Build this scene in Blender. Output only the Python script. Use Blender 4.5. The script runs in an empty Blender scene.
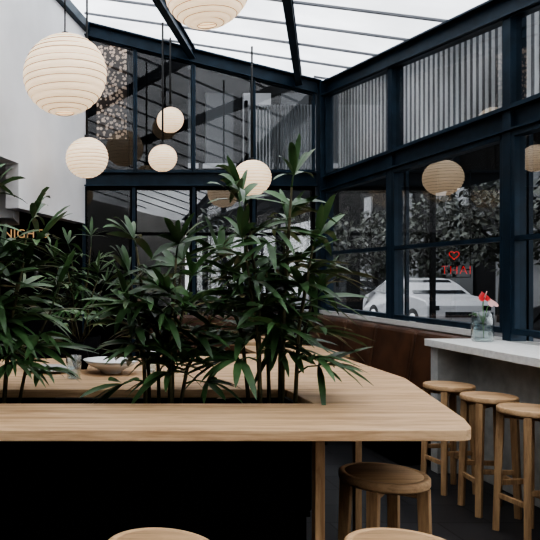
import bpy, math, random
from mathutils import Vector, Matrix
random.seed(7)
H=1.38
# ------------------------------------------------------------ materials
def new_mat(name):
    m=bpy.data.materials.new(name); m.use_nodes=True
    return m, m.node_tree, m.node_tree.nodes, m.node_tree.links
def mat(name,col,rough=.5,metal=0,var=.0,scale=8,bump=0,spec=.5,stretch=(1,1,1),emit=0,emitcol=None,trans=0,col2=None):
    m,nt,N,L=new_mat(name); b=N['Principled BSDF']
    b.inputs['Base Color'].default_value=(*col,1)
    b.inputs['Roughness'].default_value=rough; b.inputs['Metallic'].default_value=metal
    b.inputs['Specular IOR Level'].default_value=spec
    tc=N.new('ShaderNodeTexCoord'); mp=N.new('ShaderNodeMapping'); mp.inputs['Scale'].default_value=stretch
    L.new(tc.outputs['Object'],mp.inputs['Vector'])
    nz=N.new('ShaderNodeTexNoise'); nz.inputs['Scale'].default_value=scale; nz.inputs['Detail'].default_value=6
    L.new(mp.outputs['Vector'],nz.inputs['Vector'])
    if var>0 or col2:
        r=N.new('ShaderNodeValToRGB')
        c2=col2 if col2 else tuple(c*(1-var) for c in col)
        r.color_ramp.elements[0].color=(*c2,1); r.color_ramp.elements[0].position=.35
        r.color_ramp.elements[1].color=(*[min(1,c*(1+var*.5)) for c in col],1); r.color_ramp.elements[1].position=.65
        L.new(nz.outputs['Fac'],r.inputs['Fac']); L.new(r.outputs['Color'],b.inputs['Base Color'])
    if bump>0:
        bp=N.new('ShaderNodeBump'); bp.inputs['Strength'].default_value=bump; bp.inputs['Distance'].default_value=.01
        L.new(nz.outputs['Fac'],bp.inputs['Height']); L.new(bp.outputs['Normal'],b.inputs['Normal'])
    if emit>0:
        b.inputs['Emission Color'].default_value=(*(emitcol or col),1); b.inputs['Emission Strength'].default_value=emit
    if trans>0:
        out=N['Material Output']; t=N.new('ShaderNodeBsdfTranslucent'); t.inputs['Color'].default_value=(*col,1)
        mx=N.new('ShaderNodeMixShader'); mx.inputs[0].default_value=trans
        L.new(b.outputs[0],mx.inputs[1]); L.new(t.outputs[0],mx.inputs[2]); L.new(mx.outputs[0],out.inputs['Surface'])
        if var>0: L.new(r.outputs['Color'],t.inputs['Color'])
    return m
def wood(name,c1,c2,axis='X'):
    m,nt,N,L=new_mat(name); b=N['Principled BSDF']
    tc=N.new('ShaderNodeTexCoord'); mp=N.new('ShaderNodeMapping')
    s={'X':(1.0,14,14),'Y':(14,1.2,14),'Z':(14,14,1.2)}[axis]; mp.inputs['Scale'].default_value=s
    L.new(tc.outputs['Object'],mp.inputs['Vector'])
    n1=N.new('ShaderNodeTexNoise'); n1.inputs['Scale'].default_value=1.6; n1.inputs['Detail'].default_value=9; n1.inputs['Roughness'].default_value=.7; n1.inputs['Distortion'].default_value=.8
    L.new(mp.outputs['Vector'],n1.inputs['Vector'])
    n2=N.new('ShaderNodeTexNoise'); n2.inputs['Scale'].default_value=9; n2.inputs['Detail'].default_value=4
    L.new(mp.outputs['Vector'],n2.inputs['Vector'])
    ad=N.new('ShaderNodeMath'); ad.operation='MULTIPLY_ADD'; ad.inputs[1].default_value=.3
    L.new(n2.outputs['Fac'],ad.inputs[0]); L.new(n1.outputs['Fac'],ad.inputs[2])
    r=N.new('ShaderNodeValToRGB'); r.color_ramp.elements[0].position=.5; r.color_ramp.elements[0].color=(*c2,1)
    r.color_ramp.elements[1].position=.74; r.color_ramp.elements[1].color=(*c1,1)
    L.new(ad.outputs[0],r.inputs['Fac']); L.new(r.outputs['Color'],b.inputs['Base Color'])
    b.inputs['Roughness'].default_value=.5; b.inputs['Specular IOR Level'].default_value=.3
    bp=N.new('ShaderNodeBump'); bp.inputs['Strength'].default_value=.12; bp.inputs['Distance'].default_value=.004
    L.new(ad.outputs[0],bp.inputs['Height']); L.new(bp.outputs['Normal'],b.inputs['Normal'])
    return m
def glass(name,tint,base=.07,power=4.0):
    m,nt,N,L=new_mat(name); N.remove(N['Principled BSDF']); out=N['Material Output']
    t=N.new('ShaderNodeBsdfTransparent'); t.inputs[0].default_value=(*tint,1)
    g=N.new('ShaderNodeBsdfGlossy'); g.inputs['Roughness'].default_value=.005; g.inputs['Color'].default_value=(1,1,1,1)
    f=N.new('ShaderNodeLayerWeight'); f.inputs['Blend'].default_value=.5
    pw=N.new('ShaderNodeMath'); pw.operation='POWER'; pw.inputs[1].default_value=power; L.new(f.outputs['Facing'],pw.inputs[0])
    mu=N.new('ShaderNodeMath'); mu.operation='ADD'; mu.inputs[1].default_value=base; mu.use_clamp=True
    L.new(pw.outputs[0],mu.inputs[0])
    mx=N.new('ShaderNodeMixShader'); L.new(mu.outputs[0],mx.inputs[0]); L.new(t.outputs[0],mx.inputs[1]); L.new(g.outputs[0],mx.inputs[2])
    L.new(mx.outputs[0],out.inputs['Surface']); return m
BLUE=mat('navy_steel',(.014,.034,.057),.45,0,.3,6,.05,spec=.3)
BLACK=mat('black_paint',(.004,.004,.005),.6,0,.2,8,spec=.12)
DARK=mat('dark_wall',(.008,.008,.009),.7,0,.3,3,spec=.2)
GREYW=mat('back_plaster',(.62,.60,.57),.8,0,.1,3)
CORD=mat('cord_black',(.01,.01,.01),.5)
WHITE=mat('white_plaster',(.82,.82,.83),.8,0,.06,2,.1)
OAK=wood('oak_x',(.66,.455,.28),(.42,.26,.145),'X')
OAKZ=wood('oak_z',(.56,.37,.21),(.33,.195,.105),'Z')
OAKS=wood('oak_seat',(.64,.43,.255),(.42,.26,.145),'X')
GLASS=glass('window_glass',(.70,.72,.73),.17)
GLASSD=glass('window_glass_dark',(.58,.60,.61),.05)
JAR=glass('jar_glass',(.86,.9,.9),.06,2.5)
ROOF=mat('polycarbonate_roof',(.70,.71,.725),.6,0,.22,.9,trans=.75)
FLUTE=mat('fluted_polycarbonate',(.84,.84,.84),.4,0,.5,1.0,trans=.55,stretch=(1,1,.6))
FLUTE_SHADE=mat('fluted_polycarbonate_shade',(.36,.36,.37),.4,0,.5,1.0,trans=.5,stretch=(1,1,.6))  # same sheet in a darker tone: rib shading put into the colour
LOUV=mat('louvre_grey',(.30,.31,.32),.6,0,.3,2)
BATTEN=mat('batten_grey',(.20,.21,.23),.6)
COUNTER=mat('counter_concrete',(.84,.83,.80),.5,0,.08,30,.03)
PANEL=mat('counter_panel',(.52,.52,.50),.7,0,.15,12,.05)
LEATHER=mat('tan_leather',(.115,.056,.032),.38,0,.4,5,.15)
LEAF=mat('palm_leaf',(.075,.145,.058),.33,0,.65,5,0,.5,trans=.15)
STEM=mat('palm_stem',(.08,.07,.03),.7,0,.5,20,.2)
SOIL=mat('soil',(.02,.015,.01),.95,0,.5,40,.5)
PAPER=mat('lantern_paper',(.80,.70,.56),.8,0,.06,9,emit=.75,emitcol=(1,.80,.58),trans=.25)
PAPERRIB=mat('lantern_rib',(.36,.28,.20),.8,emit=.08,emitcol=(1,.75,.5))
CERAM=mat('white_ceramic',(.75,.75,.74),.25)
ASPH=mat('asphalt',(.045,.045,.047),.9,0,.3,3,.1)
PAVE=mat('pavement',(.12,.12,.12),.85,0,.2,2)
FAC1=mat('facade_dark',(.010,.010,.011),.8,0,.5,.6,spec=.2)
FAC2=mat('facade_light',(.20,.20,.205),.8,0,.3,.5)
FACG=mat('facade_window',(.02,.022,.025),.3,.0,spec=.3)
TREE=mat('tree_leaf',(.055,.060,.048),.6,0,.75,1.2)
BARK=mat('bark',(.03,.028,.025),.9,0,.3,8,.3)
CARW=mat('car_white',(.32,.32,.33),.3)
CARG=mat('car_glass',(.02,.022,.025),.1)
RUB=mat('rubber',(.01,.01,.01),.8)
NEON=mat('neon_red',(.5,.04,.03),.4,emit=.9,emitcol=(1,.04,.03))
SIGNW=mat('sign_warm',(.3,.2,.12),.4,emit=.45,emitcol=(1,.6,.30))
STEEL=mat('brushed_steel',(.45,.45,.46),.35,.8,.1,10)
RED=mat('anthurium_red',(.62,.04,.04),.3)
PINK=mat('anthurium_pink',(.75,.45,.42),.35)
GSTEM=mat('green_stem',(.08,.2,.05),.5)
FLOOR,nt,N,L=new_mat('slate_floor'); b=N['Principled BSDF']
tc=N.new('ShaderNodeTexCoord'); br=N.new('ShaderNodeTexBrick'); br.offset=.5
br.inputs['Scale'].default_value=1; br.inputs['Brick Width'].default_value=.6; br.inputs['Row Height'].default_value=.3; br.inputs['Mortar Size'].default_value=.006
br.inputs['Color1'].default_value=(.024,.024,.026,1); br.inputs['Color2'].default_value=(.042,.042,.045,1); br.inputs['Mortar'].default_value=(.006,.006,.006,1)
L.new(tc.outputs['Object'],br.inputs['Vector']); L.new(br.outputs['Color'],b.inputs['Base Color']); b.inputs['Roughness'].default_value=.42; b.inputs['Specular IOR Level'].default_value=.35
SCREEN,nt,N,L=new_mat('pattern_screen'); b=N['Principled BSDF']
tc=N.new('ShaderNodeTexCoord'); vo=N.new('ShaderNodeTexVoronoi'); vo.inputs['Scale'].default_value=24
r=N.new('ShaderNodeValToRGB'); r.color_ramp.interpolation='CONSTANT'
r.color_ramp.elements[0].color=(.7,.52,.40,1); r.color_ramp.elements[1].color=(.05,.03,.02,1); r.color_ramp.elements[1].position=.45
L.new(tc.outputs['Object'],vo.inputs['Vector']); L.new(vo.outputs['Distance'],r.inputs['Fac']); L.new(r.outputs['Color'],b.inputs['Base Color'])

# ------------------------------------------------------------ mesh builder
class MB:
    def __init__(s,name,mats): s.n=name; s.m=mats; s.v=[]; s.f=[]; s.mi=[]; s.sm=[]
    def add(s,vs,fs,mi=0,sm=False):
        o=len(s.v); s.v+= [tuple(v) for v in vs]
        for f in fs: s.f.append([o+i for i in f]); s.mi.append(mi); s.sm.append(sm)
    def box(s,x0,x1,y0,y1,z0,z1,mi=0):
        vs=[(x0,y0,z0),(x1,y0,z0),(x1,y1,z0),(x0,y1,z0),(x0,y0,z1),(x1,y0,z1),(x1,y1,z1),(x0,y1,z1)]
        s.add(vs,[(0,3,2,1),(4,5,6,7),(0,1,5,4),(1,2,6,5),(2,3,7,6),(3,0,4,7)],mi)
    def beam(s,p0,p1,w,h,mi=0,up=(0,0,1),w1=None,h1=None):
        p0=Vector(p0);p1=Vector(p1);d=(p1-p0).normalized(); u=Vector(up)
        if abs(d.dot(u))>.99: u=Vector((1,0,0))
        r=d.cross(u).normalized(); u=r.cross(d).normalized()
        w1=w1 or w; h1=h1 or h; vs=[]
        for p,ww,hh in((p0,w,h),(p1,w1,h1)):
            for a,b_ in((-1,-1),(1,-1),(1,1),(-1,1)): vs.append(p+r*a*ww/2+u*b_*hh/2)
        s.add(vs,[(0,1,2,3),(7,6,5,4),(0,4,5,1),(1,5,6,2),(2,6,7,3),(3,7,4,0)],mi)
    def ibeam(s,p0,p1,w,h,t=.015,mi=0):
        p0=Vector(p0);p1=Vector(p1);d=(p1-p0).normalized();r=d.cross(Vector((0,0,1))).normalized();u=r.cross(d)
        s.beam(p0,p1,t,h-2*t,mi); o=u*(h/2-t/2)
        s.beam(p0+o,p1+o,w,t,mi); s.beam(p0-o,p1-o,w,t,mi)
    def tube(s,pts,rad,n=8,mi=0,caps=True):
        pts=[Vector(p) for p in pts]; k=len(pts); vs=[]
        if not isinstance(rad,(list,tuple)): rad=[rad]*k
        ref=None
        for i,p in enumerate(pts):
            d=(pts[min(i+1,k-1)]-pts[max(i-1,0)]).normalized()
            if ref is None: ref=Vector((0,0,1)) if abs(d.z)<.9 else Vector((1,0,0))
            r=d.cross(ref).normalized(); ref=r.cross(d).normalized()
            for j in range(n):
                a=2*math.pi*j/n; vs.append(p+(r*math.cos(a)+ref*math.sin(a))*rad[i])
        fs=[(i*n+j,i*n+(j+1)%n,(i+1)*n+(j+1)%n,(i+1)*n+j) for i in range(k-1) for j in range(n)]
        if caps: fs+= [tuple(range(n-1,-1,-1)),tuple((k-1)*n+j for j in range(n))]
        s.add(vs,fs,mi,True)
    def lathe(s,prof,c,n=32,mi=0,sm=True):
        cx,cy,cz=c; vs=[]
        for r,z in prof:
            for j in range(n):
                a=2*math.pi*j/n; vs.append((cx+max(r,1e-4)*math.cos(a),cy+max(r,1e-4)*math.sin(a),cz+z))
        fs=[]
        for i in range(len(prof)-1):
            fs+=[(i*n+j,i*n+(j+1)%n,(i+1)*n+(j+1)%n,(i+1)*n+j) for j in range(n)]
        s.add(vs,fs,mi,sm)
    def prism(s,pts,z0,z1,mi=0):
        n=len(pts); vs=[(x,y,z0) for x,y in pts]+[(x,y,z1) for x,y in pts]
        s.add(vs,[tuple(range(n-1,-1,-1)),tuple(range(n,2*n))]+[(i,(i+1)%n,n+(i+1)%n,n+i) for i in range(n)],mi)
    def build(s,bevel=0,origin=None):
        me=bpy.data.meshes.new(s.n)
        if origin: 
            ox,oy,oz=origin; s.v=[(x-ox,y-oy,z-oz) for x,y,z in s.v]
        me.from_pydata(s.v,[],s.f)
        for m in s.m: me.materials.append(m)
        for p,mi,sm in zip(me.polygons,s.mi,s.sm): p.material_index=mi; p.use_smooth=sm
        me.update(); o=bpy.data.objects.new(s.n,me); bpy.context.scene.collection.objects.link(o)
        if origin: o.location=origin
        if bevel:
            bm=o.modifiers.new('bevel','BEVEL'); bm.width=bevel; bm.segments=2; bm.limit_method='ANGLE'; bm.angle_limit=math.radians(50)
        return o

def zr(x,y): return 3.66-.25*(x-3.1)+.095*(y-8.2)
def xl(y): return .20+.35*(y-7.9)   # left wall line

# ------------------------------------------------------------ shell
m=MB('floor',[FLOOR]); m.box(-3.4,3.2,-1.5,8.3,-.1,0); m.build()
m=MB('ceiling',[ROOF])
def roofpt(x,y,dz=0): return (x,y,zr(x,y)+dz)
pts=[(xl(-1.5)-.1,-1.5),(3.3,-1.5),(3.3,8.4),(xl(8.4)-.1,8.4)]
vs=[roofpt(x,y) for x,y in pts]
m.add(vs,[(0,3,2,1)]); m.build()
D=.38
m=MB('roof_rafter',[BLUE])
for xa in (2.80,1.56,.32):
    y0=8.15
    y1=-.8
    pf=lambda y:(xa-D*(8.2-y),y)
    while pf(y1)[0] < xl(y1)+.05 and y1<8: y1+=.1
    a=pf(y0); b_=pf(y1)
    if y0-y1>.5: m.ibeam(roofpt(*a,-.085),roofpt(*b_,-.085),.07,.13)
m.build()
m=MB('roof_battens',[BATTEN])
y=8.0
while y>-3:
    a=(-2.9,y+.38*6.0); b_=(3.25,y)
    def P(t): return (a[0]+(b_[0]-a[0])*t, a[1]+(b_[1]-a[1])*t)
    ts=[t/60 for t in range(61) if P(t/60)[1]<8.15 and P(t/60)[1]>-.9 and P(t/60)[0]>xl(P(t/60)[1])+.04]
    if len(ts)>1: m.beam(roofpt(*P(ts[0]),-.012),roofpt(*P(ts[-1]),-.012),.025,.02)
    y-=.62
m.build()
m=MB('wall_left',[WHITE])
def wseg(y0,y1,zb):
    t=.12; A=[(xl(y0),y0),(xl(y1),y1),(xl(y1)-t,y1+.04),(xl(y0)-t,y0+.04)]
    vs=[(x,y,zb) for x,y in A]+[(x,y,zr(x,y)) for x,y in A]
    m.add(vs,[(0,3,2,1),(4,5,6,7),(0,1,5,4),(1,2,6,5),(2,3,7,6),(3,0,4,7)])
wseg(6.27,8.2,1.98); wseg(-1.5,6.27,2.38); m.build()
m=MB('wall_back',[GREYW]); m.add([(-3.4,-1.5,0),(3.2,-1.5,0),(3.2,-1.5,zr(3.2,-1.5)),(xl(-1.5)-.12,-1.5,zr(xl(-1.5)-.12,-1.5)),(-3.4,-1.5,2.5)],[(0,1,2,3,4)]); m.build()
m=MB('trim_1',[BLUE]); m.beam((xl(8.15)+.03,8.15,zr(.3,8.15)-.09),(xl(-1)+.03,-1,zr(xl(-1),-1)-.09),.06,.1); m.build()
m=MB('wall_west',[DARK]); m.box(-3.4,-3.3,-1.5,8.3,0,2.5); m.build()
m=MB('wall_north',[DARK]); m.box(-3.3,.25,8.2,8.3,0,2.5); m.build()
m=MB('ceiling_annex',[WHITE])
m.prism([(-3.3,-1.5),(xl(-1.5)-.1,-1.5),(xl(8.2)-.1,8.2),(-3.3,8.2)],2.42,2.48); m.build()
m=MB('bulkhead_duct',[WHITE]); m.box(-1.7,-.44,6.6,7.6,1.92,2.415); m.build()
m=MB('back_bar_cabinet',[DARK,BLACK,STEEL,OAK])
m.box(-2.6,-.05,7.75,8.19,0,1.0,0); m.box(-2.65,0,7.7,8.19,1.0,1.04,1)
for z in (1.3,1.58): m.box(-2.5,-.1,7.95,8.19,z,z+.03,1)
for i in range(4): m.box(-2.5+i*.78,-2.47+i*.78,7.95,8.19,1.04,1.9,1)
random.seed(3)
for z in (1.04,1.33,1.61):
    for i in range(18):
        x=-2.4+i*.125+random.uniform(-.02,.02); h=random.uniform(.12,.22)
        m.lathe([(0,0),(.032,0),(.032,h*.6),(.012,h*.75),(.012,h),(0,h)],(x,8.05,z+.001),10,random.choice([0,1,2,1]))
m.build()
def text(name,body,size,loc,rot,mt,ext=.012,sp=1.05):
    cu=bpy.data.curves.new(name,'FONT'); cu.body=body; cu.size=size; cu.extrude=ext; cu.space_character=sp
    so=bpy.data.objects.new(name,cu); bpy.context.scene.collection.objects.link(so)
    so.location=loc; so.rotation_euler=rot; cu.materials.append(mt); return so
text('illuminated_sign','NIGHTS',.135,(-.62,7.62,1.785),(math.radians(90),0,0),SIGNW)
m=MB('sign_rail',[BLACK]); m.box(-1.2,.06,7.61,7.65,1.74,1.785)
for x in(-1.1,-.5): m.tube([(x,7.63,1.785),(x,7.63,1.92)],.006,6)
m.build()

# ------------------------------------------------------------ far wall
m=MB('steel_column',[BLUE]); m.box(3.02,3.17,8.12,8.27,0,zr(3.1,8.2)-.02); m.build(.004)
for yy in (6.5,4.8,3.1,1.4):
    m=MB('steel_column',[BLUE]); m.box(3.06,3.17,yy-.045,yy+.045,.93,zr(3.1,yy)-.2); m.build(.004)
m=MB('steel_beam',[BLUE]); m.ibeam((.2,8.2,2.50),(3.0,8.2,2.50),.14,.17); m.build()
m=MB('steel_beam',[BLUE]); m.ibeam((3.1,8.12,2.44),(3.1,-1,2.44),.13,.16); m.build()
m=MB('steel_beam',[BLUE]); m.ibeam((.3,8.2,zr(.3,8.2)-.11),(3.02,8.2,zr(3.02,8.2)-.11),.14,.16); m.build()
m=MB('steel_beam',[BLUE]); m.ibeam((3.1,8.12,zr(3.1,8.12)-.11),(3.1,-1,zr(3.1,-1)-.11),.15,.16); m.build()
def farwin(name,x0,x1,z0,zt0,zt1,gl,t=.035,rails=(),fr=None):
    m=MB(name,[fr or BLUE,gl]); y=8.2
    m.beam((x0,y,z0),(x0,y,zt0),t,.06,0,up=(0,1,0)); m.beam((x1,y,z0),(x1,y,zt1),t,.06,0,up=(0,1,0))
    m.beam((x0,y,z0+t/2),(x1,y,z0+t/2),.06,t); m.beam((x0,y,zt0-t/2),(x1,y,zt1-t/2),.06,t)
    for z in rails: m.beam((x0,y,z),(x1,y,z),.06,t)
    m.add([(x0,y,z0),(x1,y,z0),(x1,y,zt1),(x0,y,zt0)],[(0,1,2,3)],1); m.build()
xs=[.30,.88,1.56,2.26,2.98]
for i in range(4):
    x0,x1=xs[i],xs[i+1]
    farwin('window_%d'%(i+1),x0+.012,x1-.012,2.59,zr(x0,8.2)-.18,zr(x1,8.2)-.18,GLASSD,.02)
xs=[.28,.86,1.56,2.26,2.98]
for i in range(4):
    x0,x1=xs[i],xs[i+1]
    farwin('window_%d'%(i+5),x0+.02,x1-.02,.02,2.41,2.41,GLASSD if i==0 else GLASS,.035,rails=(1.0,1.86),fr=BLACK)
m=MB('trim_2',[BLUE])
for x in (.28,.86,1.56,2.26): m.box(x-.02,x+.02,8.16,8.24,0,2.41)
m.build()
m=MB('pattern_screen_panel',[SCREEN,BLACK]); m.box(.45,.82,8.6,8.64,3.05,4.2); m.box(.25,.45,8.6,8.64,-.12,4.2,1); m.box(.45,.84,8.6,8.64,-.12,3.05,1); m.build()
m=MB('neighbour_wall_dark',[DARK,BLACK]); m.box(.86,1.6,8.75,8.85,-.12,4.6,1); m.box(-.5,.86,8.95,9.05,-.12,4.6,0); m.build()
m=MB('metal_louvre',[LOUV,DARK])
for i in range(23):
    x=2.28+i*.04; m.box(x,x+.022,8.5,8.53,2.5,3.45)
m.box(2.25,3.2,8.53,8.56,2.5,2.54,1);m.box(2.25,3.2,8.53,8.56,3.4,3.44,1)
m.box(2.25,2.28,8.5,8.56,-.12,3.5,1); m.box(3.17,3.2,8.5,8.56,-.12,3.5,1); m.build()
m=MB('neighbour_building',[FAC1,FAC2,FACG])
m.box(-3,6,14,15,-.12,9,0)
for i in range(6):
    x=1.4+i*.75
    m.box(x,x+.55,13.93,14,3.6,5.0,2 if i%3 else 1); m.box(x-.06,x+.6,13.9,13.95,3.5,3.6,1)
    m.box(x,x+.55,13.93,14,5.5,6.5,2)
    m.box(x,x+.55,13.93,14,.6,2.4,1 if i in(1,4) else 2)
m.build()
m=MB('white_hoarding',[FAC2,FAC1])
for x0,x1,z0,z1 in ((2.75,3.0,.9,2.3),(3.2,3.5,1.5,2.1)):
    m.box(x0,x1,12.9,12.96,z0,z1,0)
m.box(2.6,3.7,12.97,13.05,-.12,2.5,1); m.build()

# ------------------------------------------------------------ right wall
def rightwin(name,y0,y1,z0,zt0,zt1,gl,t=.05,rails=()):
    m=MB(name,[BLUE,gl]); x=3.1
    m.beam((x,y0,z0),(x,y0,zt0),.07,t,0,up=(0,1,0)); m.beam((x,y1,z0),(x,y1,zt1),.07,t,0,up=(0,1,0))
    m.beam((x,y0,z0+t/2),(x,y1,z0+t/2),.08,t); m.beam((x,y0,zt0-t/2),(x,y1,zt1-t/2),.08,t)
    for z in rails: m.beam((x,y0,z),(x,y1,z),.08,t*.9)
    m.add([(x,y0,z0),(x,y1,z0),(x,y1,zt1),(x,y0,zt0)],[(0,1,2,3)],1); m.build()
ys=[8.12,6.5,4.8,3.1,1.4,-.3]
for i in range(5):
    a,b_=ys[i+1]+.062,ys[i]-.062
    rightwin('window_%d'%(9+i),a,b_,.98,2.355,2.355,GLASS,.036,rails=(1.63,))
    rightwin('window_%d'%(14+i),a-.03,b_+.03,2.525,zr(3.1,a)-.18,zr(3.1,b_)-.18,GLASS,.018)
m=MB('fluted_screen',[FLUTE,FLUTE_SHADE,BLUE])
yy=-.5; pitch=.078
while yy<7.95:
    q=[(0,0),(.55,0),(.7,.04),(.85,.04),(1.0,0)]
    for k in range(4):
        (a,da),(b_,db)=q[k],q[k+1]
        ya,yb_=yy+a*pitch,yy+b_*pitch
        m.add([(3.18+da,ya,2.42),(3.18+db,yb_,2.42),(3.18+db,yb_,zr(3.1,yb_)-.1),(3.18+da,ya,zr(3.1,ya)-.1)],[(0,1,2,3)],1 if k in(1,3) else 0)  # sloping rib sides get the painted shade, as even sky light leaves them flat
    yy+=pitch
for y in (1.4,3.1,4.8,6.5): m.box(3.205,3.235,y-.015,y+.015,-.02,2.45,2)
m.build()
m=MB('wall_right',[PANEL]); m.box(3.05,3.2,-1.5,8.12,0,.93); m.build()
m=MB('trim_3',[CERAM]); m.box(3.0,3.04,4.97,8.1,.935,.978); m.build()
m=MB('street_canopy',[FAC1]); m.box(3.26,4.5,-1,8.4,2.36,2.40)
for y in (1,5.2,8.35): m.box(4.42,4.47,y-.025,y+.025,-.02,2.36)
m.build()

# ------------------------------------------------------------ banquette
m=MB('banquette_seat',[LEATHER,BLACK])
m.box(2.45,3.03,5.06,8.1,.0,.34,1)
yb=[5.06,5.72,6.42,7.10,8.08]
for i in range(4):
    a,b_=yb[i]+.006,yb[i+1]-.006
    m.box(2.42,2.92,a,b_,.345,.47,0)
    m.add([(2.83,a,.475),(3.03,a,.475),(3.03,b_,.475),(2.83,b_,.475),(2.90,a,.925),(3.03,a,.925),(3.03,b_,.925),(2.90,b_,.925)],[(0,3,2,1),(4,5,6,7),(0,1,5,4),(1,2,6,5),(2,3,7,6),(3,0,4,7)],0)
m.build(.03)
m=MB('banquette_seat',[LEATHER,BLACK])
m.box(1.0,2.4,7.65,8.12,0,.34,1)
for i in range(2):
    a=1.0+i*.7; m.box(a+.006,a+.694,7.6,8.0,.345,.47,0); m.box(a+.006,a+.694,8.0,8.12,.475,.92,0)
m.build(.03)

# ------------------------------------------------------------ counter + stools
m=MB('window_counter',[COUNTER,PANEL])
m.box(2.58,3.04,1.2,4.96,.88,.93,0)
m.box(2.84,3.04,1.2,4.86,0,.88,1); m.box(2.62,3.04,4.86,4.95,0,.88,1)
m.build(.004)
def stool(x,y,rot=0,h=.68):
    m=MB('wooden_bar_stool',[OAKS,OAKZ])
    R=.149
    m.lathe([(0,h-.036),(R-.012,h-.036),(R,h-.028),(R,h-.006),(R-.005,h),(R-.018,h),(R-.021,h-.003),(R-.024,h),(.0,h)],(x,y,0),48,0)
    legs=[]
    for k in range(4):
        a=rot+math.pi/4+k*math.pi/2; ca,sa=math.cos(a),math.sin(a)
        t=(x+ca*.128,y+sa*.128,h-.034); b_=(x+ca*.150,y+sa*.150,0.0)
        m.beam(b_,t,.032,.032,1,up=(ca,sa,0),w1=.038,h1=.038); legs.append((Vector(b_),Vector(t)))
    for k in range(4):
        a,b_=legs[k],legs[(k+1)%4]
        f=.30 if k%2 else .40
        pa=a[0].lerp(a[1],f); pb=b_[0].lerp(b_[1],f); m.beam(pa,pb,.018,.028,1)
    pa=legs[0][1].lerp(legs[0][0],.03); pb=legs[2][1].lerp(legs[2][0],.03); m.beam(pa,pb,.025,.03,1)
    pa=legs[1][1].lerp(legs[1][0],.03); pb=legs[3][1].lerp(legs[3][0],.03); m.beam(pa,pb,.025,.028,1)
    m.build(.003,origin=(x,y,0))
stool(1.147,2.48,.1); stool(.262,1.80,.1); stool(.89,1.80,.25)
stool(2.5,4.50,.1); stool(2.5,4.08,-.1); stool(2.48,3.70,.15); stool(2.49,3.26,0)

# ------------------------------------------------------------ communal table
ol=[(2.03,1.175),(2.045,1.20),(2.08,1.222),(2.2,1.27),(3.06,1.51),(4.05,1.56)]
def xr(y):
    for (a,xa),(b_,xb) in zip(ol,ol[1:]):
        if a<=y<=b_: return xa+(xb-xa)*(y-a)/(b_-a)
    return ol[-1][1]
def plank(m,x0,y0,y1,z0=.897,z1=.93):
    ysr=[y0]+[o[0] for o in ol if y0<o[0]<y1]+[y1]
    pts=[(x0,y0)]+[(xr(y),y) for y in ysr]+[(x0,y1)]
    m.prism(pts,z0,z1,0)
m=MB('communal_table',[OAK,OAKZ,BLACK,SOIL])
XL=-1.9
plank(m,XL,2.03,2.455); plank(m,.89,2.457,2.75); plank(m,XL,2.752,3.10); plank(m,XL,3.102,3.42)
m.prism([(XL,3.422),(xr(3.422),3.422),(1.56,4.05),(1.30,4.05)],.897,.93,0)
for (x,y) in((.825,2.235),(1.38,3.25),(1.38,3.75),(-1.7,2.235),(-1.7,3.3)):
    m.box(x-.016,x+.016,y-.016,y+.016,0,.897,1)
m.box(XL,.80,2.27,2.29,.03,.895,2)
m.box(XL,.88,2.458,2.468,.55,.905,2); m.box(XL,.88,2.738,2.748,.55,.895,2); m.box(.868,.888,2.468,2.738,.55,.905,2); m.box(XL,XL+.02,2.468,2.738,.55,.895,2)
m.box(XL,.88,2.458,2.748,.53,.55,2); m.box(XL+.02,.868,2.468,2.738,.57,.84,3)
m.box(XL,.80,2.30,3.2,.03,.5,2)
m.build(.003)

# ------------------------------------------------------------ palms
def leaflet(m,base,d,L,w,droop,fold=.25,mi=0):
    d=d.normalized(); side=d.cross(Vector((0,0,1)))
    if side.length<.05: side=Vector((1,0,0))
    side.normalize(); side=(side+Vector((0,0,random.uniform(-.7,.7)))).normalized()
    prof=[(0,.2),(.12,.6),(.35,1),(.62,.95),(.85,.6),(1,.06)]
    vs=[]
    for t,ww in prof:
        p=base+d*L*t*(1-.18*droop*t)+Vector((0,0,-1))*droop*L*t*t
        nrm=Vector((0,0,1))
        vs+= [p-side*w*ww*.5+nrm*fold*w*ww*.5, p, p+side*w*ww*.5+nrm*fold*w*ww*.5]
    fs=[]
    for i in range(len(prof)-1):
        a=i*3; fs+= [(a,a+1,a+4,a+3),(a+1,a+2,a+5,a+4)]
    m.add(vs,fs,mi,True)
def fan(m,base,d,L,n,w):
    d=d.normalized(); side=d.cross(Vector((0,0,1))).normalized(); up=side.cross(d).normalized()
    tilt=random.uniform(-.5,.5)
    side=(side*math.cos(tilt)+up*math.sin(tilt))
    for i in range(n):
        a=(-1+2*i/(n-1))*1.35+random.uniform(-.08,.08)
        dd=d*math.cos(a)+side*math.sin(a)+Vector((0,0,random.uniform(-.1,.22)))
        LL=L*(1-.2*abs(a)/1.5)*random.uniform(.85,1.1)
        leaflet(m,base,dd,LL,w*random.uniform(.8,1.15),random.uniform(.1,.5))
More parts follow.
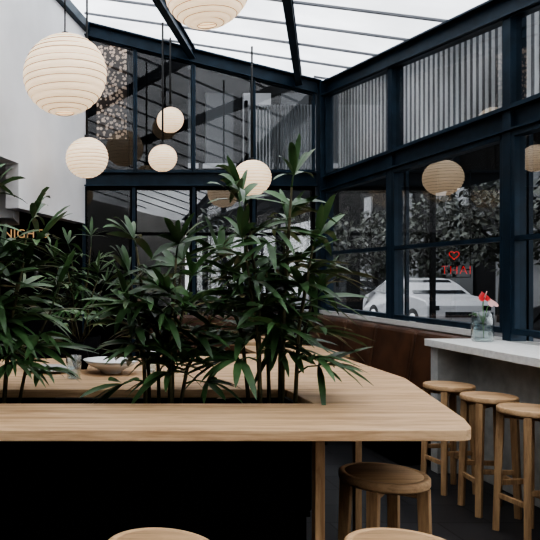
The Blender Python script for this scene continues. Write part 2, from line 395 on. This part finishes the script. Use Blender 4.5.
def palm(name,x,y,z,height,spread,nst,seed,L=.2,w=.028,ylim=.09,pot=None,nf=6,lo=.48):
    random.seed(seed)
    m=MB(name,[LEAF,STEM]+([pot] if pot else []))
    for s in range(nst):
        a=2*math.pi*s/nst+random.uniform(-.3,.3); r=random.uniform(.02,.08)
        bx=x+math.cos(a)*r*1.2; by=y+max(-ylim,min(ylim,math.sin(a)*r))
        h=height*(lo+(.95-lo)*((s*5)%nst)/max(1,nst-1))
        lean=spread*(.3+.5*random.random())*(1.2-h/height*.7)
        top=Vector((bx+math.cos(a)*lean,by+math.sin(a)*lean*.7,z+h))
        p0=Vector((bx,by,z)); mid=p0.lerp(top,.5)+Vector((-math.cos(a)*.02,0,.03))
        m.tube([p0,p0.lerp(mid,.5)+Vector((0,0,.01)),mid,mid.lerp(top,.5),top],[.008,.007,.007,.006,.004],6,1)
        for k in range(nf):
            t=1-k*.13
            st=mid.lerp(top,max(0,(t-.5)*2)) if t>.5 else p0.lerp(mid,t*2)
            fa=a+(k*2.4)+random.uniform(-.5,.5)
            el=random.uniform(.0,.8) if k else random.uniform(1.0,1.4)
            d=Vector((math.cos(fa)*math.cos(el),math.sin(fa)*math.cos(el)*.8,math.sin(el)))
            pl=random.uniform(.04,.10)
            e=st+d*pl+Vector((0,0,-.01))
            m.tube([st,st+d*pl*.5+Vector((0,0,.006)),e],[.004,.003,.0025],5,0)
            d2=(d+Vector((0,0,-.2))).normalized()
            fan(m,e,d2,L*random.uniform(.8,1.15),random.choice([6,7,8]),w)
    return m
palm('lady_palm',.375,2.60,.841,.68,.16,8,11,L=.205).build()
palm('lady_palm',.79,2.60,.841,.90,.20,9,24,L=.22).build()
palm('lady_palm',-.24,2.60,.841,.86,.22,8,5,L=.24).build()
palm('lady_palm',-1.0,2.60,.841,.80,.30,7,51,L=.22).build()
m=palm('potted_palm',.14,4.6,.98,.62,.24,6,77,L=.2,w=.022,pot=BLACK)
m.lathe([(0,0),(.10,0),(.13,.26),(.12,.26),(.11,.23),(0,.23)],(.14,4.6,.7215),24,2)
m.build()
m=MB('side_table',[OAK,BLACK]); m.box(-.5,.75,4.3,5.0,.68,.72,0)
for x in(-.45,.7):
    for y in(4.35,4.95): m.box(x-.02,x+.02,y-.02,y+.02,0,.68,1)
m.build(.003)

# tableware
m=MB('serving_bowl',[CERAM]); m.lathe([(0,.0),(.045,0),(.05,.01),(.10,.035),(.13,.06),(.126,.06),(.095,.04),(.05,.016),(0,.014)],(.235,3.22,.931),32); m.build()
m=MB('dinner_plate',[CERAM]); m.lathe([(0,0),(.06,0),(.12,.012),(.118,.016),(.06,.006),(0,.006)],(-.05,3.28,.931),32); m.build()
m=MB('water_glass',[JAR]); m.lathe([(0,.0),(.03,0),(.035,.1),(.033,.1),(.028,.006),(0,.006)],(.42,3.25,.931),20); m.build()
m=MB('water_glass',[JAR]); m.lathe([(0,.0),(.03,0),(.035,.1),(.033,.1),(.028,.006),(0,.006)],(.06,3.04,.931),20); m.build()
random.seed(12)
m=MB('bud_vase',[BLACK,LEAF,STEM])
m.lathe([(0,0),(.03,0),(.045,.04),(.03,.09),(.014,.11),(.018,.13),(0,.12)],(.10,3.36,.931),20,0)
for i in range(6):
    a=i*1.05; t=Vector((.10+math.cos(a)*.06,3.36+math.sin(a)*.06,1.13+.03*(i%3)))
    m.tube([(.10,3.36,1.05),t],.002,5,2)
    for k in range(3): leaflet(m,t,Vector((math.cos(a+k-1),math.sin(a+k-1),.6)),.09,.028,.4,mi=1)
m.build()

def dtable(x,y,w,d):
    m=MB('dining_table',[OAK,BLACK]); m.box(x-w/2,x+w/2,y-d/2,y+d/2,.72,.75,0)
    m.box(x-.03,x+.03,y-.03,y+.03,.02,.72,1); m.box(x-.22,x+.22,y-.22,y+.22,0,.02,1); m.build(.003)
dtable(1.95,5.9,.7,.7); dtable(1.95,6.9,.7,.7)
def chair(x,y,rot):
    m=MB('dining_chair',[BLACK,LEATHER]); c,s=math.cos(rot),math.sin(rot)
    T=lambda a,b_,z:(x+a*c-b_*s,y+a*s+b_*c,z)
    for a in(-.19,.19):
        m.tube([T(a,-.19,0),T(a,-.18,.44)],.012,8,0); m.tube([T(a,.22,0),T(a,.19,.44),T(a,.23,.82)],.012,8,0)
    m.add([T(-.21,-.2,.44),T(.21,-.2,.44),T(.2,.2,.44),T(-.2,.2,.44),T(-.21,-.2,.475),T(.21,-.2,.475),T(.2,.2,.475),T(-.2,.2,.475)],[(0,3,2,1),(4,5,6,7),(0,1,5,4),(1,2,6,5),(2,3,7,6),(3,0,4,7)],1)
    m.beam(T(-.21,.225,.72),T(.21,.225,.72),.025,.17,1)
    m.build(.004)
chair(1.3,5.9,math.pi/2); chair(1.3,6.9,math.pi/2); chair(1.25,4.9,2.6)

# ------------------------------------------------------------ lanterns
def lantern(x,y,dz,r):
    z=H+dz
    m=MB('paper_lantern',[PAPER,PAPERRIB,CORD])
    nr=15; prof=[]
    a0=math.asin(.22); zs=[]
    for i in range(nr+1):
        th=a0+(math.pi-2*a0)*i/nr
        zs.append((math.sin(th),-math.cos(th)))
    for i in range(nr):
        (ra,za),(rb,zb)=zs[i],zs[i+1]
        for k in range(4):
            t=k/4; bul=math.sin(math.pi*t)*.022
            rr=ra+(rb-ra)*t; zz=za+(zb-za)*t; l=math.hypot(rr,zz)
            prof.append(((rr+rr/l*(bul+1-l))*r if k else rr*r,(zz+zz/l*(bul+1-l))*r*.95 if k else zz*r*.95))
    prof.append((zs[-1][0]*r,zs[-1][1]*r*.95))
    m.lathe(prof,(x,y,z),40,0)
    for i in range(nr+1):
        ra,za=zs[i]
        jit=random.uniform(-.02,.02)
        pts=[(x+ra*r*1.006*math.cos(q),y+ra*r*1.006*math.sin(q),z+za*r*.95+jit*r*math.sin(q*1+i)) for q in [2*math.pi*j/40 for j in range(41)]]
        m.tube(pts,max(.0016,r*.009),5,1,False)
    m.tube([(x-.2*r,y,z+r*.93),(x+.2*r,y,z+r*.93)],.003,6,2)
    m.lathe([(0,-.04),(.025,-.04),(.025,.04),(0,.04)],(x,y,z+r*.9),12,2)
    m.tube([(x,y,z+r*.93),(x,y,zr(x,y)-.01)],.006 if r>.25 else .011,6,2)
    m.build()
lantern(.036,5.1,1.457,.30); lantern(1.05,5.0,2.06,.30)
lantern(.257,6.67,1.115,.20); lantern(1.26,8.0,1.77,.15); lantern(1.10,7.5,1.25,.15); lantern(2.07,7.55,1.046,.20)

# ------------------------------------------------------------ jar with anthurium
jx,jy,jz=2.86,4.74,.931
m=MB('flower_vase',[JAR,GSTEM,RED,PINK,LEAF])
m.lathe([(0,0),(.062,0),(.068,.01),(.068,.15),(.064,.165),(.064,.2),(.060,.2),(.060,.165),(.062,.15),(.062,.012),(0,.008)],(jx,jy,jz),32,0)
def stemtube(x1,y1,z1): 
    m.tube([(jx+.01,jy,jz+.02),(jx+.005,jy,jz+.12),(jx+x1*.5,jy+y1*.5,jz+(.1+z1)*.55+.04),(jx+x1,jy+y1,jz+z1)],.003,6,1)
stemtube(.01,0,.29); stemtube(-.03,.02,.17); stemtube(.05,-.03,.25)
def spathe(c,sc,mi,tilt):
    pts=[]; n=20
    for i in range(n):
        t=2*math.pi*i/n
        hx=16*math.sin(t)**3/17; hz=(13*math.cos(t)-5*math.cos(2*t)-2*math.cos(3*t)-math.cos(4*t))/17
        pts.append(Vector((c[0]+hx*sc,c[1]-hz*sc*tilt,c[2]-hz*sc)))
    vs=[Vector(c)+Vector((0,.01,0))]+pts
    m.add(vs,[(0,1+i,1+(i+1)%n) for i in range(n)],mi,True)
spathe((jx+.01,jy,jz+.30),.042,2,.6); spathe((jx+.05,jy-.03,jz+.26),.036,3,.9)
m.tube([(jx+.01,jy-.005,jz+.29),(jx+.012,jy-.03,jz+.34)],[.005,.003],8,3)
leaflet(m,Vector((jx-.03,jy+.02,jz+.17)),Vector((-.6,-.3,.5)),.10,.04,.5,mi=4)
m.build()

# neon blade sign hung under the street canopy
par=bpy.data.objects.new('neon_heart_sign',None); bpy.context.scene.collection.objects.link(par)
m=MB('heart_outline',[NEON,CORD])
cx,cy,cz=3.66,6.5,1.565; hp=[]
for i in range(25):
    t=2*math.pi*i/24; hp.append((cx+16*math.sin(t)**3/17*.05,cy,cz+(13*math.cos(t)-5*math.cos(2*t)-2*math.cos(3*t)-math.cos(4*t))/17*.045))
m.tube(hp,.0035,6,0)
m.tube([(cx-.15,cy,1.36),(cx+.15,cy,1.36)],.005,6,1)
for dx in(-.15,.15): m.tube([(cx+dx,cy,1.36),(cx+dx,cy,2.359)],.003,5,1)
h=m.build(); h.parent=par
t=text('sign_lettering','THAI',.12,(cx-.125,cy,1.385),(math.radians(90),0,0),NEON,.003,1.1); t.data.offset=-.004; t.parent=par

# ------------------------------------------------------------ outdoors
m=MB('street_ground',[ASPH]); m.box(-30,60,-40,70,-.25,-.12); m.build()
m=MB('pavement_slab',[PAVE]); m.box(3.2,5.6,-20,9.4,-.12,-.02); m.build()
m=MB('kerb_slab',[PAVE]); m.box(11.4,14.8,-20,60,-.12,.0); m.build()
def tree(x,y,h,r,seed,n=1500,g=0.0):
    random.seed(seed); m=MB('street_tree',[BARK,TREE])
    m.tube([(x,y,g),(x+.05,y,h*.35),(x,y+.1,h*.7)],[.16*r/1.8,.12*r/1.8,.07*r/1.8],10,0)
    for k in range(6):
        a=k*1.05; m.tube([(x,y,h*(.35+.05*k)),(x+math.cos(a)*r*.5,y+math.sin(a)*r*.5,h*(.5+.06*k)),(x+math.cos(a)*r*.8,y+math.sin(a)*r*.8,h*(.65+.05*k))],[.06*r/1.8,.035*r/1.8,.015],6,0)
    s=.13 if r>1.2 else .07
    for i in range(n):
        u=random.gauss(0,1),random.gauss(0,1),random.gauss(0,1); l=math.sqrt(sum(q*q for q in u)); q=random.uniform(.3,1)**.6
        p=Vector((x+u[0]/l*r*q,y+u[1]/l*r*q,h*.68+u[2]/l*r*.85*q))
        a=Vector((random.uniform(-1,1),random.uniform(-1,1),random.uniform(-1,1))).normalized()*s
        b_=a.cross(Vector((random.uniform(-1,1),random.uniform(-1,1),1))).normalized()*s*.5
        m.add([p-a,p-b_,p+a,p+b_],[(0,1,2,3)],1)
    m.build()
for i,(x,y) in enumerate(((12.9,24.6),(12.9,20.4),(12.9,16.2),(12.9,28.8),(12.9,12.0),(12.9,33))):
    tree(x,y,3.9+.4*(i%3),1.8,100+i,1100)
tree(2.3,11.2,2.5,.9,301,800,-.12); tree(4.1,11.4,2.7,.85,302,700,-.12)
m=MB('street_building',[FAC1,FAC2,FACG,FAC2])
m.box(16,22,5,75,-.12,11,0)
for j in range(16):
    y=6+j*4.2
    m.box(15.93,16,y,y+2.8,.3,2.6,2 if j%2 else 1); m.box(15.9,16,y+.4,y+1.2,3.8,5.4,1 if j%2 else 2); m.box(15.9,16,y+1.8,y+2.6,3.8,5.4,2)
    m.box(15.4,16,y-.1,y+2.9,2.8,2.95,1)
m.build()
def car(x,y,colm,L=4.2):
    m=MB('parked_car',[colm,CARG,RUB,STEEL,NEON])
    W=.86; z0=-.12; k_=L/4.2
    side=[(.05,.28),(0,.45),(.0,.72),(.12,.84),(.6,.92),(1.05,.96),(1.45,1.22),(1.85,1.38),(2.4,1.42),(2.95,1.36),(3.3,1.18),(3.65,.98),(4.05,.88),(4.18,.7),(4.2,.45),(4.12,.28)]
    n=len(side)
    cols=[(-1,0),(-.96,.5),(-.85,1),(.85,1),(.96,.5),(1,0)]
    def wd(z): return W if z<.96 else W*(1-.24*(z-.96)/.46)
    vs=[]
    for (u,_) in cols:
        for (q,z) in side: vs.append((x+u*wd(z),y+q*k_,z+z0-(0.03 if abs(u)==1 else 0)*(z>.8)))
    nc=len(cols)
    fs=[(c*n+i,c*n+(i+1)%n,(c+1)*n+(i+1)%n,(c+1)*n+i) for c in range(nc-1) for i in range(n)]
    fs+=[tuple(range(n-1,-1,-1)),tuple((nc-1)*n+i for i in range(n))]
    m.add(vs,fs,0)
    def gl(q0,z0_,q1,z1_,o):
        w0,w1_=wd(z0_)*.84,wd(z1_)*.82
        m.add([(x-w0,y+q0*k_+o,z0_+z0+.015),(x+w0,y+q0*k_+o,z0_+z0+.015),(x+w1_,y+q1*k_+o,z1_+z0+.015),(x-w1_,y+q1*k_+o,z1_+z0+.015)],[(0,1,2,3)],1)
    gl(1.10,.99,1.78,1.35,-.01); gl(3.62,.99,3.0,1.34,.01)
    for sgn in(-1,1):
        for g in ([(1.25,1.0),(1.85,1.32),(2.35,1.35),(2.35,1.0)],[(2.42,1.0),(2.42,1.35),(2.9,1.31),(3.45,1.02)]):
            m.add([(x+sgn*(wd(z)+.012),y+q*k_,z+z0-.02) for q,z in g],[(0,1,2,3)],1)
        for wy in(.8,3.35):
            cxs=x+sgn*(W-.1)
            m.tube([(cxs-.11,y+wy*k_,.31+z0),(cxs+.11,y+wy*k_,.31+z0)],.31,24,2); m.tube([(cxs-.12,y+wy*k_,.31+z0),(cxs+.12,y+wy*k_,.31+z0)],.18,16,3)
        m.box(x+sgn*.66-.1,x+sgn*.66+.1,y-.012,y+.02,.6+z0,.72+z0,1)
    m.box(x-.4,x+.4,y-.012,y+.02,.42+z0,.56+z0,1)
    m.build()
car(10.2,17.8,CARW,3.8); car(10.2,23,FAC1); car(10.0,9.5,FAC1); car(10.2,29,CARW)

# ------------------------------------------------------------ world & lights
w=bpy.data.worlds.new('overcast_sky'); bpy.context.scene.world=w; w.use_nodes=True
bg=w.node_tree.nodes['Background']; bg.inputs[0].default_value=(.95,.97,1.0,1); bg.inputs[1].default_value=4.1
try: bpy.context.scene.view_settings.look='AgX - High Contrast'
except Exception: pass

cam=bpy.data.cameras.new('camera'); co=bpy.data.objects.new('camera',cam); bpy.context.scene.collection.objects.link(co)
co.location=(0,0,H); co.rotation_euler=(math.radians(90),0,0)
cam.sensor_width=36; cam.lens=36*700/540; cam.shift_x=210/540; cam.shift_y=5/540; cam.clip_end=300
bpy.context.scene.camera=co
